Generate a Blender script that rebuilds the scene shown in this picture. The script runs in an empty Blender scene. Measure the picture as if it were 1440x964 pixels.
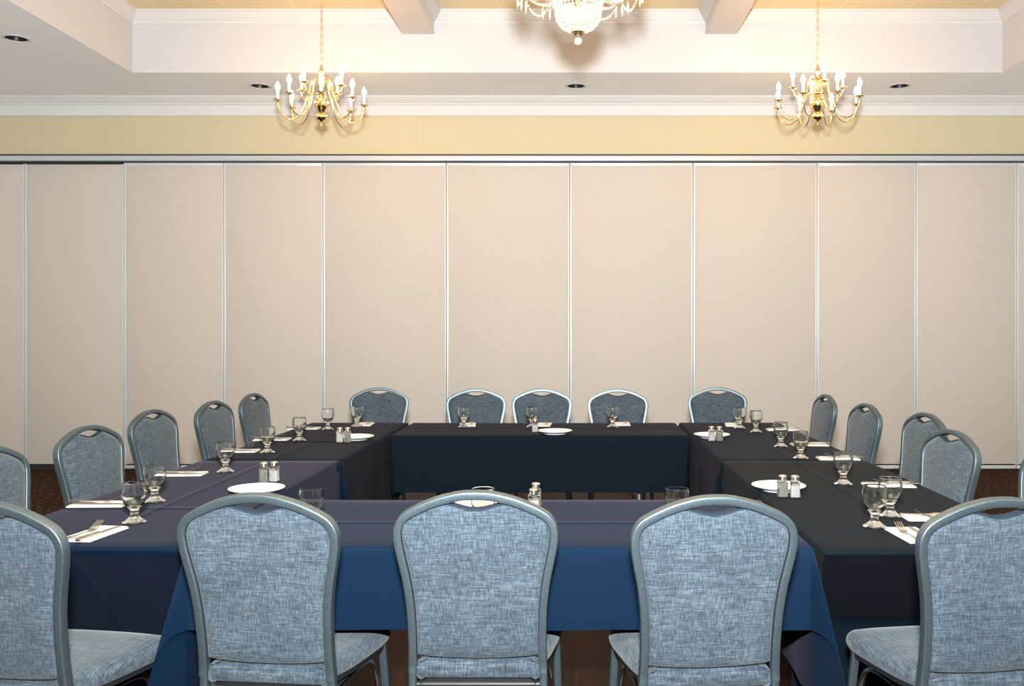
import bpy, bmesh, math, random
from mathutils import Vector, Matrix
PI = math.pi
random.seed(7)
S = bpy.context.scene
COL = S.collection

# ------------------------------------------------------------------ camera
CAMZ, F, CX, CY = 1.395, 1278.0, 808.0, 465.0
cam = bpy.data.cameras.new('camera'); camo = bpy.data.objects.new('camera', cam); COL.objects.link(camo)
camo.location = (0, 0, CAMZ); camo.rotation_euler = (PI/2, 0, 0)
cam.sensor_width = 36; cam.lens = 36*F/1440
cam.shift_x = (720-CX)/1440; cam.shift_y = (CY-482)/1440
cam.clip_start = .05; cam.clip_end = 60
S.camera = camo
TZ = .7515                     # table cloth surface
def at(px, py, z=TZ):          # a point of the photograph on the horizontal plane z
    Y = F*(CAMZ-z)/(py-CY)
    return Vector(((px-CX)*Y/F, Y, z))

# ------------------------------------------------------------------ materials
def lin(c):
    return tuple(((v/255)/12.92 if v/255 <= .04045 else ((v/255+.055)/1.055)**2.4) for v in c)
def mat(name, col, rough=.6, metal=0., **kw):
    m = bpy.data.materials.new(name); m.use_nodes = True
    b = m.node_tree.nodes['Principled BSDF']
    b.inputs['Base Color'].default_value = (*col, 1); b.inputs['Roughness'].default_value = rough; b.inputs['Metallic'].default_value = metal
    for k, v in kw.items():
        b.inputs[k.replace('_', ' ')].default_value = v
    return m
class NT:
    def __init__(s, m): s.t = m.node_tree; s.b = s.t.nodes.get('Principled BSDF')
    def n(s, typ, **kw):
        nd = s.t.nodes.new(typ)
        for k, v in kw.items(): setattr(nd, k, v)
        return nd
    def l(s, a, b): s.t.links.new(a, b)
    def coords(s, kind='Object', scale=(1,1,1), rnd=False):
        c = s.n('ShaderNodeTexCoord'); mp = s.n('ShaderNodeMapping'); mp.inputs['Scale'].default_value = scale
        s.l(c.outputs[kind], mp.inputs['Vector'])
        if rnd:
            oi = s.n('ShaderNodeObjectInfo'); mu = s.n('ShaderNodeMath', operation='MULTIPLY'); mu.inputs[1].default_value = 37.
            s.l(oi.outputs['Random'], mu.inputs[0]); s.l(mu.outputs[0], mp.inputs['Location'])
        return mp.outputs[0]
    def noise(s, vec, scale=1, detail=2, rough=.5):
        n = s.n('ShaderNodeTexNoise'); n.inputs['Scale'].default_value = scale; n.inputs['Detail'].default_value = detail; n.inputs['Roughness'].default_value = rough
        s.l(vec, n.inputs['Vector']); return n.outputs['Fac']
    def ramp(s, fac, stops):
        r = s.n('ShaderNodeValToRGB'); e = r.color_ramp.elements
        while len(e) < len(stops): e.new(.5)
        for k, (p, c) in enumerate(stops): e[k].position = p; e[k].color = (*c, 1)
        s.l(fac, r.inputs[0]); return r.outputs[0]
    def math(s, op, a, b=None):
        m = s.n('ShaderNodeMath', operation=op)
        for k, v in enumerate((a, b)):
            if v is None: continue
            if isinstance(v, (int, float)): m.inputs[k].default_value = v
            else: s.l(v, m.inputs[k])
        return m.outputs[0]
    def mix(s, fac, a, b, mode='MIX'):
        m = s.n('ShaderNodeMix', data_type='RGBA', blend_type=mode)
        if isinstance(fac, (int, float)): m.inputs[0].default_value = fac
        else: s.l(fac, m.inputs[0])
        for k, v in ((6, a), (7, b)):
            if isinstance(v, tuple): m.inputs[k].default_value = (*v, 1)
            else: s.l(v, m.inputs[k])
        return m.outputs[2]
    def bump(s, h, strength=.3, dist=.002):
        b = s.n('ShaderNodeBump'); b.inputs['Strength'].default_value = strength; b.inputs['Distance'].default_value = dist
        s.l(h, b.inputs['Height']); s.l(b.outputs[0], s.b.inputs['Normal'])
    def base(s, c): s.l(c, s.b.inputs['Base Color'])

M = {}
def fabric_chair():
    m = mat('chair_fabric', (.1,.1,.1), .9); t = NT(m)
    a = t.noise(t.coords('Object', (300, 300, 22), True), 1, 2, .7)      # threads along z (and y on the seat)
    b = t.noise(t.coords('Object', (22, 22, 330), True), 1, 2, .7)
    c = t.noise(t.coords('Object', (7, 7, 7), True), 1, 3, .6)
    f = t.math('ADD', t.math('MULTIPLY', a, .5), t.math('MULTIPLY', b, .5))
    f = t.math('ADD', f, t.math('MULTIPLY', t.math('SUBTRACT', c, .5), .12))
    col = t.ramp(f, [(.36, FAB0), (.5, FAB1), (.64, FAB2)])
    t.base(col); t.bump(f, .35, .002)
    m.node_tree.nodes['Principled BSDF'].inputs['Sheen Weight'].default_value = .15
    return m
FAB0, FAB1, FAB2 = (.009,.0175,.027), (.032,.049,.067), (.086,.113,.139)
M['fabric'] = fabric_chair()
def fabric_seat():
    m = mat('seat_fabric', (.1,.1,.1), .9); t = NT(m)
    a = t.noise(t.coords('Object', (300, 14, 60), True), 1, 2, .7)
    b = t.noise(t.coords('Object', (14, 330, 60), True), 1, 2, .7)
    f = t.math('ADD', t.math('MULTIPLY', a, .5), t.math('MULTIPLY', b, .5))
    t.base(t.ramp(f, [(.36, FAB0), (.5, FAB1), (.64, FAB2)])); t.bump(f, .35, .002)
    m.node_tree.nodes['Principled BSDF'].inputs['Sheen Weight'].default_value = .15
    return m
M['seat_fabric'] = fabric_seat()
def frame_paint():
    m = mat('frame_paint', (.1,.12,.13), .40, .8); t = NT(m)
    n = t.noise(t.coords('Object', (1,1,1)), 420, 2, .6)
    t.base(t.ramp(n, [(.35, (.080,.112,.130)), (.65, (.155,.200,.225))])); t.bump(n, .35, .001)
    return m
M['frame'] = frame_paint()
M['chrome'] = mat('chrome', (.55,.58,.6), .12, 1.)
M['black'] = mat('black_plastic', (.012,.013,.015), .45)
M['grip'] = mat('grip_plastic', (.02,.03,.045), .8, Specular_IOR_Level=.15)
def cloth_mat(name, col, sheen=.25, tint=(.58,.46,.58)):
    m = mat(name, col, .78); t = NT(m)
    n = t.noise(t.coords('Object', (1,1,1)), 700, 2, .6)
    w = t.noise(t.coords('Object', (1,1,1)), 6, 3, .5)
    d = tuple(v*.72 for v in col); u = tuple(min(1, v*1.3) for v in col)
    t.base(t.ramp(n, [(.35, d), (.65, u)]))
    t.bump(t.math('ADD', t.math('MULTIPLY', n, .06), w), .22, .006)
    b = t.b; b.inputs['Sheen Weight'].default_value = sheen; b.inputs['Sheen Roughness'].default_value = .4; b.inputs['Sheen Tint'].default_value = (*tint, 1)
    b.inputs['Specular IOR Level'].default_value = .08
    return m
M['navy'] = cloth_mat('navy_cloth', (.0010,.0088,.0235), .045)
M['navy_dark'] = cloth_mat('dark_navy_cloth', (.0008,.0062,.0165), .06)
M['midnight'] = cloth_mat('midnight_cloth', (.0010,.0043,.0085), .022)
M['charcoal'] = cloth_mat('charcoal_cloth', (.0010,.0043,.0080), .018, (.6,.5,.48))
M['glass'] = mat('glass', (.985,1,1), .02, 0., Transmission_Weight=1., IOR=1.46)
M['china'] = mat('white_china', (.70,.695,.69), .18)
M['napkin'] = mat('paper_napkin', (.66,.645,.63), .9)
M['steel'] = mat('cutlery_steel', (.62,.58,.52), .22, 1.)
M['cap'] = mat('shaker_cap', (.72,.68,.6), .25, 1.)
M['salt'] = mat('salt', (.80,.80,.80), .9)
def pepper():
    m = mat('pepper', (.4,.38,.34), .9); t = NT(m)
    n = t.noise(t.coords('Object'), 600, 2, .6); t.base(t.ramp(n, [(.4, (.16,.145,.12)), (.62, (.52,.5,.45))])); return m
M['pepper'] = pepper()
M['brass'] = mat('polished_brass', (.90,.70,.36), .16, 1.)
M['sleeve'] = mat('candle_sleeve', (.88,.85,.78), .5)
M['crystal'] = mat('crystal', (1,1,1), .02, 0., Transmission_Weight=.8, IOR=1.5)
def emis(name, col, st):
    m = mat(name, (.9,.9,.9), .4); b = m.node_tree.nodes['Principled BSDF']
    b.inputs['Emission Color'].default_value = (*col, 1); b.inputs['Emission Strength'].default_value = st; return m
M['bulb'] = emis('lit_bulb', (1., .53, .205), 150.)
M['basket_bulb'] = emis('lit_round_bulb', (1., .55, .22), 22.)
M['crystal_bulb'] = emis('lit_flame_bulb', (1., .52, .19), 340.)
def wallpaint(name, col, scale=0, amt=.1, bump=.1, rough=.75):
    m = mat(name, col, rough)
    if scale:
        t = NT(m); n = t.noise(t.coords('Object'), scale, 3, .6)
        t.base(t.ramp(n, [(.3, tuple(v*(1-amt) for v in col)), (.7, tuple(min(1, v*(1+amt)) for v in col))])); t.bump(n, bump, .002)
    return m
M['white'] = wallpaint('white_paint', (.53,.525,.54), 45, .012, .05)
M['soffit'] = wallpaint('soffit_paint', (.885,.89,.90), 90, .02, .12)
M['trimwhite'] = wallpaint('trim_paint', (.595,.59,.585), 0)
M['sidewall'] = wallpaint('side_wall_paint', (.80,.79,.76), 30, .02, .05)
def upper_wall():
    m = mat('upper_wall_vinyl', (.70,.58,.36), .7); t = NT(m)
    v = t.coords('Object', (1,1,1)); sx = t.n('ShaderNodeSeparateXYZ'); t.l(v, sx.inputs[0])
    x = t.math('ADD', sx.outputs[0], 20*1.254 + 1.588+.0)
    fr = t.math('FRACT', t.math('DIVIDE', x, 1.254))
    line = t.math('LESS_THAN', fr, .006)
    n = t.noise(t.coords('Object', (90,1,220)), 1, 2, .6)
    c = t.ramp(n, [(.3, (.495,.425,.275)), (.7, (.55,.48,.317))])
    t.base(t.mix(line, c, (.47,.42,.26))); t.bump(n, .1, .002)
    return m
M['upper'] = upper_wall()
def ceil_tile():
    m = mat('ceiling_tile', (.7,.56,.32), .85); t = NT(m)
    v = t.coords('Object'); sx = t.n('ShaderNodeSeparateXYZ'); t.l(v, sx.inputs[0])
    fx = t.math('FRACT', t.math('DIVIDE', t.math('ADD', sx.outputs[0], 20.2), .61)); fy = t.math('FRACT', t.math('DIVIDE', t.math('ADD', sx.outputs[1], 20.1), .61))
    ln = t.math('MAXIMUM', t.math('LESS_THAN', fx, .02), t.math('LESS_THAN', fy, .02))
    n = t.noise(v, 60, 3, .7)
    c = t.ramp(n, [(.3, (.76,.62,.37)), (.7, (.83,.69,.43))])
    t.base(t.mix(ln, c, (.88,.77,.54))); t.bump(t.math('ADD', n, ln), .2, .003)
    return m
M['tile'] = ceil_tile()
def panel_fabric():
    m = mat('panel_fabric', (.6,.5,.42), .92); t = NT(m)
    a = t.noise(t.coords('Object', (230,1,60), True), 1, 2, .7); b = t.noise(t.coords('Object', (60,1,230), True), 1, 2, .7)
    f = t.math('MULTIPLY', t.math('ADD', a, b), .5)
    t.base(t.ramp(f, [(.32, (.468,.420,.376)), (.5, (.515,.467,.423)), (.68, (.562,.514,.468))])); t.bump(f, .25, .003)
    return m
M['panel'] = panel_fabric()
M['alu'] = mat('aluminium_trim', (.60,.63,.66), .42, .25)
M['track'] = mat('track_aluminium', (.50,.54,.57), .45, .2)
M['dark_gap'] = mat('rubber_and_gap_shade', (.012,.014,.015), .7)  # gasket rubber, and the black that paints shade into open gaps
def wood():
    m = mat('dance_floor_wood', (.1,.04,.02), .5, Specular_IOR_Level=.12); t = NT(m)
    v = t.coords('Object'); sx = t.n('ShaderNodeSeparateXYZ'); t.l(v, sx.inputs[0])
    ix = t.math('FLOOR', t.math('DIVIDE', sx.outputs[0], .09)); wn = t.n('ShaderNodeTexWhiteNoise', noise_dimensions='1D'); t.l(ix, wn.inputs['W'])
    g = t.noise(t.coords('Object', (55, 2.2, 1)), 1, 4, .65)
    f = t.math('ADD', t.math('MULTIPLY', g, .75), t.math('MULTIPLY', wn.outputs[0], .25))
    t.base(t.ramp(f, [(.3, (.008,.0036,.0022)), (.55, (.022,.0080,.0045)), (.75, (.042,.0145,.0070))]))
    t.bump(g, .08, .002); return m
M['wood'] = wood()
def carpet():
    m = mat('carpet', (.05,.02,.01), .95, Specular_IOR_Level=.1); t = NT(m)
    a = t.noise(t.coords('Object', (26, 34, 1)), 1, 3, .7); b = t.noise(t.coords('Object', (150,150,1)), 1, 2, .6)
    f = t.math('ADD', t.math('MULTIPLY', a, .7), t.math('MULTIPLY', b, .3))
    t.base(t.ramp(f, [(.42, (.004,.0028,.0022)), (.50, (.014,.0065,.004)), (.56, (.075,.028,.012)), (.64, (.20,.10,.06))]))
    t.bump(b, .6, .006); return m
M['carpet'] = carpet()
M['lamp_black'] = mat('downlight_baffle', (.006,.007,.008), .35)
M['lamp_glass'] = mat('downlight_lens', (.10,.13,.13), .15, .6)
M['table_wood'] = mat('table_laminate', (.12,.08,.05), .6)
M['grey_steel'] = mat('grey_steel', (.22,.23,.24), .4, .8)

# ------------------------------------------------------------------ mesh helpers
def obj(name, bm, m, parent=None, smooth=35, loc=None):
    me = bpy.data.meshes.new(name)
    bmesh.ops.recalc_face_normals(bm, faces=bm.faces[:])
    bm.to_mesh(me); bm.free()
    if smooth:
        for p in me.polygons: p.use_smooth = True
        me.set_sharp_from_angle(angle=math.radians(smooth))
    me.materials.append(M[m] if isinstance(m, str) else m)
    o = bpy.data.objects.new(name, me); COL.objects.link(o)
    if parent: o.parent = parent
    if loc: o.location = loc
    return o
def empty(name, loc=(0,0,0), rz=0):
    o = bpy.data.objects.new(name, None); COL.objects.link(o); o.location = loc; o.rotation_euler = (0,0,rz); o.empty_display_size = .1
    return o
def tag(o, label, cat, group=None, kind=None):
    o['label'] = label; o['category'] = cat
    if group: o['group'] = group
    if kind: o['kind'] = kind
    return o
def struct(o, kind='structure'): o['kind'] = kind; return o
def copy_tree(o, parent=None):
    c = o.copy(); COL.objects.link(c); c.parent = parent
    for k in ('label', 'group'):
        if parent is None and k in c: del c[k]
    for ch in [x for x in o.children]: copy_tree(ch, c)
    return c
def bm_box(bm, x0, x1, y0, y1, z0, z1, bev=0):
    v = [bm.verts.new(p) for p in ((x0,y0,z0),(x1,y0,z0),(x1,y1,z0),(x0,y1,z0),(x0,y0,z1),(x1,y0,z1),(x1,y1,z1),(x0,y1,z1))]
    fs = [bm.faces.new([v[i] for i in f]) for f in ((0,3,2,1),(4,5,6,7),(0,1,5,4),(1,2,6,5),(2,3,7,6),(3,0,4,7))]
    if bev:
        es = list({e for f in fs for e in f.edges})
        bmesh.ops.bevel(bm, geom=es, offset=bev, segments=2, affect='EDGES', profile=.5)
def loft(bm, rings, closed=True, cap0=True, cap1=True, loop=False):
    vr = [[bm.verts.new(p) for p in r] for r in rings]
    n = len(vr[0]); m = len(vr)
    for i in range(m if loop else m-1):
        a, b = vr[i], vr[(i+1) % m]
        for j in range(n if closed else n-1):
            bm.faces.new((a[j], a[(j+1)%n], b[(j+1)%n], b[j]))
    if not loop:
        if cap0: bm.faces.new(list(reversed(vr[0])))
        if cap1: bm.faces.new(vr[-1])
    return vr
def lathe(bm, prof, seg=24, cx=0, cy=0, cz=0):       # prof: list of (r, z)
    rows = []
    for r, z in prof:
        if r < 1e-6: rows.append([bm.verts.new((cx,cy,cz+z))])
        else: rows.append([bm.verts.new((cx+r*math.cos(2*PI*k/seg), cy+r*math.sin(2*PI*k/seg), cz+z)) for k in range(seg)])
    for a, b in zip(rows, rows[1:]):
        for k in range(seg):
            q = [a[k%len(a)], a[(k+1)%seg%len(a)], b[(k+1)%seg%len(b)], b[k%len(b)]]
            u = []
            for x in q:
                if x not in u: u.append(x)
            if len(u) >= 3: bm.faces.new(u)
def catmull(pts, n=6, closed=False):
    P = [Vector(p) for p in pts]; out = []
    L = len(P)
    for i in range(L if closed else L-1):
        p0 = P[(i-1)%L] if closed or i > 0 else P[0]*2-P[1]
        p1 = P[i]; p2 = P[(i+1)%L]
        p3 = P[(i+2)%L] if closed or i+2 < L else P[-1]*2-P[-2]
        for k in range(n):
            t = k/n
            out.append(.5*((2*p1)+(p2-p0)*t+(2*p0-5*p1+4*p2-p3)*t*t+(3*p1-p0-3*p2+p3)*t**3))
    if not closed: out.append(P[-1])
    return out
def sweep(bm, path, prof, depth, cap=True, loop=False):   # prof: (n, d) coordinates; depth: axis the d coordinate follows
    P = [Vector(p) for p in path]; rings = []; N = len(P)
    for i in range(N):
        a = P[(i-1)%N] if (loop or i) else P[0]; b = P[(i+1)%N] if (loop or i < N-1) else P[-1]
        t = (b-a).normalized(); D = Vector(depth)
        n = D.cross(t).normalized(); d = t.cross(n).normalized()
        rings.append([P[i]+n*u+d*w for u, w in prof])
    loft(bm, rings, True, cap, cap, loop)
def rrect(w, h, r, k=3):
    pts = []
    for cx, cy, a0 in ((w/2-r,h/2-r,0),(-w/2+r,h/2-r,PI/2),(-w/2+r,-h/2+r,PI),(w/2-r,-h/2+r,1.5*PI)):
        for j in range(k+1):
            a = a0+PI/2*j/k; pts.append((cx+r*math.cos(a), cy+r*math.sin(a)))
    return pts
def tube(bm, path, r, seg=10, cap=True, up=(0,0,1)):
    P = [Vector(p) for p in path]; rings = []; prev = None
    for i in range(len(P)):
        t = (P[min(i+1, len(P)-1)]-P[max(i-1, 0)]).normalized()
        if prev is None:
            u = Vector(up)
            if abs(u.dot(t)) > .95: u = Vector((1,0,0))
            n = (u-t*u.dot(t)).normalized()
        else: n = (prev-t*prev.dot(t)).normalized()
        prev = n; b = t.cross(n); rr = r[i] if isinstance(r, list) else r
        rings.append([P[i]+(n*math.cos(2*PI*k/seg)+b*math.sin(2*PI*k/seg))*rr for k in range(seg)])
    loft(bm, rings, True, cap, cap)
def inset2(pts, d):       # offset a closed 2-D outline inwards (counter-clockwise)
    out = []; n = len(pts)
    for i in range(n):
        a = Vector(pts[i-1]); b = Vector(pts[i]); c = Vector(pts[(i+1)%n])
        e1 = (b-a).normalized(); e2 = (c-b).normalized()
        nn = Vector((-(e1.y+e2.y), e1.x+e2.x)); L = nn.length
        nn = nn/L if L > 1e-6 else Vector((-e1.y, e1.x))
        k = max(.5, nn.dot(Vector((-e1.y, e1.x))))
        out.append(b+nn*d/k)
    return out
def cushion(bm, outline, levels, conv):   # levels: (inset, depth) from one face to the other; conv(x, z, depth) -> point
    rings = []
    for ins, dep in levels:
        q = inset2(outline, min(ins, .016))
        if ins > .016:
            c = sum((Vector(p) for p in q), Vector((0,0)))/len(q); q = [c+(Vector(p)-c)*(1-(ins-.016)/.2) for p in q]
        rings.append([conv(p[0], p[1], dep) for p in q])
    loft(bm, rings, True, True, True)

# ------------------------------------------------------------------ the room
YW, SOF, UPZ = 9.1, 3.73, 4.28
XL, XR, YB = -6.55, 5.5, -3.0
TX0, TX1, TY0, TY1 = -4.0, 3.87, -2.4, 8.22
bm = bmesh.new(); bm_box(bm, XL-.2, XR+.2, YB-.2, YW+.3, -.2, 0); struct(obj('floor', bm, 'carpet', None, 0))
bm = bmesh.new(); bm_box(bm, -3.35, 2.75, .4, 8.1, 0, .004); struct(obj('dance_floor', bm, 'wood', None, 0))
bm = bmesh.new(); bm_box(bm, XL-.2, XL, YB-.2, YW+.3, 0, SOF); struct(obj('wall_left', bm, 'sidewall', None, 0))
bm = bmesh.new(); bm_box(bm, XR, XR+.2, YB-.2, YW+.3, 0, SOF); struct(obj('wall_right', bm, 'sidewall', None, 0))
bm = bmesh.new(); bm_box(bm, XL, XR, YB-.2, YB, 0, SOF); struct(obj('wall_front', bm, 'sidewall', None, 0))
TRZ0, TRZ1 = 3.085, 3.145
bm = bmesh.new(); bm_box(bm, XL, XR, YW, YW+.25, TRZ1-.005, SOF); struct(obj('wall_back', bm, 'upper', None, 0))
# soffit with the tray opening and the round holes of the downlights
DL = [(0.013, 8.67), (-3.0, 8.67), (3.10, 8.67), (-4.46, 7.26)]
RH = .083
bm = bmesh.new(); edges = []
def ringedges(pts, z):
    vs = [bm.verts.new((x, y, z)) for x, y in pts]
    for i in range(len(vs)): edges.append(bm.edges.new((vs[i], vs[(i+1)%len(vs)])))
    return vs
ringedges([(XL-.2,YB-.2),(XR+.2,YB-.2),(XR+.2,YW+.25),(XL-.2,YW+.25)], SOF)
ringedges([(TX0,TY0),(TX1,TY0),(TX1,TY1),(TX0,TY1)], SOF)
for x, y in DL: ringedges([(x+RH*math.cos(2*PI*k/28), y+RH*math.sin(2*PI*k/28)) for k in range(28)], SOF)
bmesh.ops.triangle_fill(bm, use_beauty=True, use_dissolve=False, edges=edges, normal=(0,0,-1))
struct(obj('ceiling', bm, 'soffit', None, 0))
# the tray: four upright faces, moulding and the tiled ceiling
bm = bmesh.new()
loft(bm, [[(TX0,TY0,SOF),(TX1,TY0,SOF),(TX1,TY1,SOF),(TX0,TY1,SOF)], [(TX0,TY0,UPZ+.12),(TX1,TY0,UPZ+.12),(TX1,TY1,UPZ+.12),(TX0,TY1,UPZ+.12)]], True, False, False)
struct(obj('ceiling_tray_side', bm, 'white', None, 0))
bm = bmesh.new(); bm_box(bm, TX0-.1, TX1+.1, TY0-.1, TY1+.1, UPZ, UPZ+.1); struct(obj('ceiling_tiles', bm, 'tile', None, 0))
def crown_rect(bm, x0, x1, y0, y1, prof):     # prof: (projection inwards, z), mitred round the inside of a rectangle
    rings = [[(x0+p, y0+p, z), (x1-p, y0+p, z), (x1-p, y1-p, z), (x0+p, y1-p, z)] for p, z in prof]
    loft(bm, rings, True, False, False)
bm = bmesh.new()
z0 = UPZ-.105
crown_rect(bm, TX0, TX1, TY0, TY1, [(0,z0-.004),(.006,z0-.004),(.008,z0+.004),(.010,z0+.012),(.018,z0+.02),(.03,z0+.032),(.045,z0+.055),(.062,z0+.074),(.066,z0+.08),(.066,z0+.088),(.074,z0+.09),(.074,z0+.106)])
struct(obj('trim_1', bm, 'trimwhite', None, 30))
# beams
def beam(x0, x1, k):
    zb = 4.076
    bm = bmesh.new(); bm_box(bm, x0, x1, TY0, TY1, zb, UPZ+.02, 0)
    struct(obj('ceiling_beam', bm, 'trimwhite', None, 0))
    bm = bmesh.new()
    for sx, xe in ((-1, x0), (1, x1)):
        pr = [(0,z0+.0),(.006,z0),(.010,z0+.014),(.03,z0+.034),(.045,z0+.056),(.060,z0+.074),(.064,z0+.088),(.070,z0+.09),(.070,z0+.106)]
        loft(bm, [[(xe+sx*p, y, z) for p, z in pr] for y in (TY0+.05, TY1-.01)], False, False, False)
        loft(bm, [[(xe+sx*p, y, z) for p, z in [(0,zb+.002),(.007,zb+.002),(.007,zb+.016),(0,zb+.018)]] for y in (TY0+.05, TY1-.01)], False, False, False)
    struct(obj('trim_%d' % k, bm, 'trimwhite', None, 30))
beam(-1.548, -1.272, 2); beam(1.185, 1.46, 3)
# cornice on the back wall
bm = bmesh.new(); c0 = 3.545
pr = [(.0,c0),(.012,c0),(.014,c0+.008),(.014,c0+.104),(.022,c0+.108),(.026,c0+.116),(.028,c0+.122),(.045,c0+.135),(.062,c0+.155),(.07,c0+.163),(.07,c0+.170),(.082,c0+.172),(.082,SOF+.01)]
loft(bm, [[(x, YW-p, z) for p, z in pr] for x in (XL, XR)], False, False, False)
struct(obj('trim_4', bm, 'trimwhite', None, 25))
# header track of the folding wall
bm = bmesh.new(); bm_box(bm, XL, XR, YW-.03, YW+.10, TRZ0+.010, TRZ1, .003)
struct(obj('trim_5', bm, 'track', None, 30))
bm = bmesh.new(); bm_box(bm, XL, XR, YW-.035, YW+.02, TRZ1-.0005, TRZ1+.012); bm_box(bm, XL, XR, YW+.075, YW+.09, TRZ0-.05, TRZ0+.012)  # second box: black strip painted in as shade between track and panels
struct(obj('trim_6', bm, 'dark_gap', None, 0))

# ------------------------------------------------------------------ folding wall panels
px = [-246, -106, 32.5, 172.5, 313, 453, 627, 801, 975, 1150, 1289.5, 1431.5, 1571.5]
pan_lab = ['beige fabric divider panel cut by the left edge of the photo, one trim strip showing',
 'beige divider panel second from the left, hung low under a black gap',
 'narrow beige divider panel, the third from the left, behind the third chair of the left-hand row',
 'narrow beige divider panel, the fourth from the left, behind the furthest chair of the left-hand row',
 'wide beige divider panel behind the back-row chair nearest the left table',
 'wide beige divider panel behind the two chairs left of centre in the back row',
 'wide beige divider panel behind the fourth chair of the back row',
 'wide beige divider panel behind the rightmost chair of the back row',
 'narrow beige divider panel behind the two furthest chairs of the right-hand row',
 'narrow beige divider panel behind the pair of overlapping right-hand chairs',
 'sliver of beige divider panel cut by the right edge of the photo']
ID = 0
for i in range(1, len(px)-1):
    x0, x1 = (px[i]-CX)/140.44, (px[i+1]-CX)/140.44
    low = i <= 2
    zt, zb = (TRZ0-.014, .05) if low else (TRZ0-.002, .05)
    t = empty('room_divider_panel', ((x0+x1)/2, YW+.03, 0)); w = (x1-x0)/2
    tag(t, pan_lab[ID], 'room divider', 'panels of the folding room divider'); ID += 1
    bm = bmesh.new(); bm_box(bm, -w+.02, w-.014, 0, .06, zb+.008, zt-.028 if not low else zt-.004, .004); obj('fabric_face', bm, 'panel', t, 30)
    for a, b in ((-w+.0025, -w+.022), (w-.016, w-.0025)):
        bm = bmesh.new(); bm_box(bm, a, b, -.008, .06, zb, zt, .003); obj('edge_trim', bm, 'alu', t, 30)
    if not low:
        bm = bmesh.new(); bm_box(bm, -w+.018, w-.013, -.006, .06, zt-.03, zt-.001, .003); obj('top_trim', bm, 'alu', t, 30)
        bm = bmesh.new(); bm_box(bm, -w+.004, w-.004, -.004, .05, .012, zb-.004, .003); obj('bottom_seal_or_gap_shade', bm, 'alu', t, 30)
        bm = bmesh.new(); bm_box(bm, -w+.004, w-.004, -.004+.012, .05, 0, .012); bm_box(bm, -w+.004, w-.004, .0, .05, zb-.005, zb+.001); obj('seal_gasket', bm, 'dark_gap', t, 0)
    else:
        bm = bmesh.new(); bm_box(bm, -w+.004, w-.004, .02, .05, 0, zb+.002); obj('bottom_seal_or_gap_shade', bm, 'dark_gap', t, 0)  # no seal on low panels: black strip painted in as the gap's shadow
        bm = bmesh.new(); bm_box(bm, -w+.002, w-.002, .015, .042, zt-.003, TRZ0+.008); obj('top_gap_shade', bm, 'dark_gap', t, 0)  # black strip standing in for shade in the gap below the track

# ------------------------------------------------------------------ recessed downlights
dlab = ['round black downlight in the soffit behind the crystal chandelier', 'round black downlight in the soffit just left of the left brass chandelier',
        'round black downlight in the soffit right of the right brass chandelier', 'round black downlight on the far left, beyond the corner of the tray ceiling']
dl0 = None
for k, (x, y) in enumerate(DL):
    if dl0 is None:
        t = empty('recessed_downlight', (x, y, SOF)); dl0 = t
        bm = bmesh.new(); lathe(bm, [(RH-.001,.012),(RH-.001,-.004),(RH+.006,-.007),(RH+.022,-.002),(RH+.022,.003)], 32); obj('trim_ring', bm, 'trimwhite', t)
        bm = bmesh.new(); lathe(bm, [(RH-.001,.001),(RH-.004,.03),(RH-.012,.06),(RH-.012,.14),(0,.14)], 32); obj('baffle', bm, 'lamp_black', t)
        bm = bmesh.new(); lathe(bm, [(0,.055),(.03,.058),(.052,.07),(.055,.09),(.03,.13)], 24); obj('lamp', bm, 'lamp_glass', t)
    else: t = copy_tree(dl0); t.location = (x, y, SOF)
    tag(t, dlab[k], 'downlight', 'black downlights in the soffit')

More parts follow.
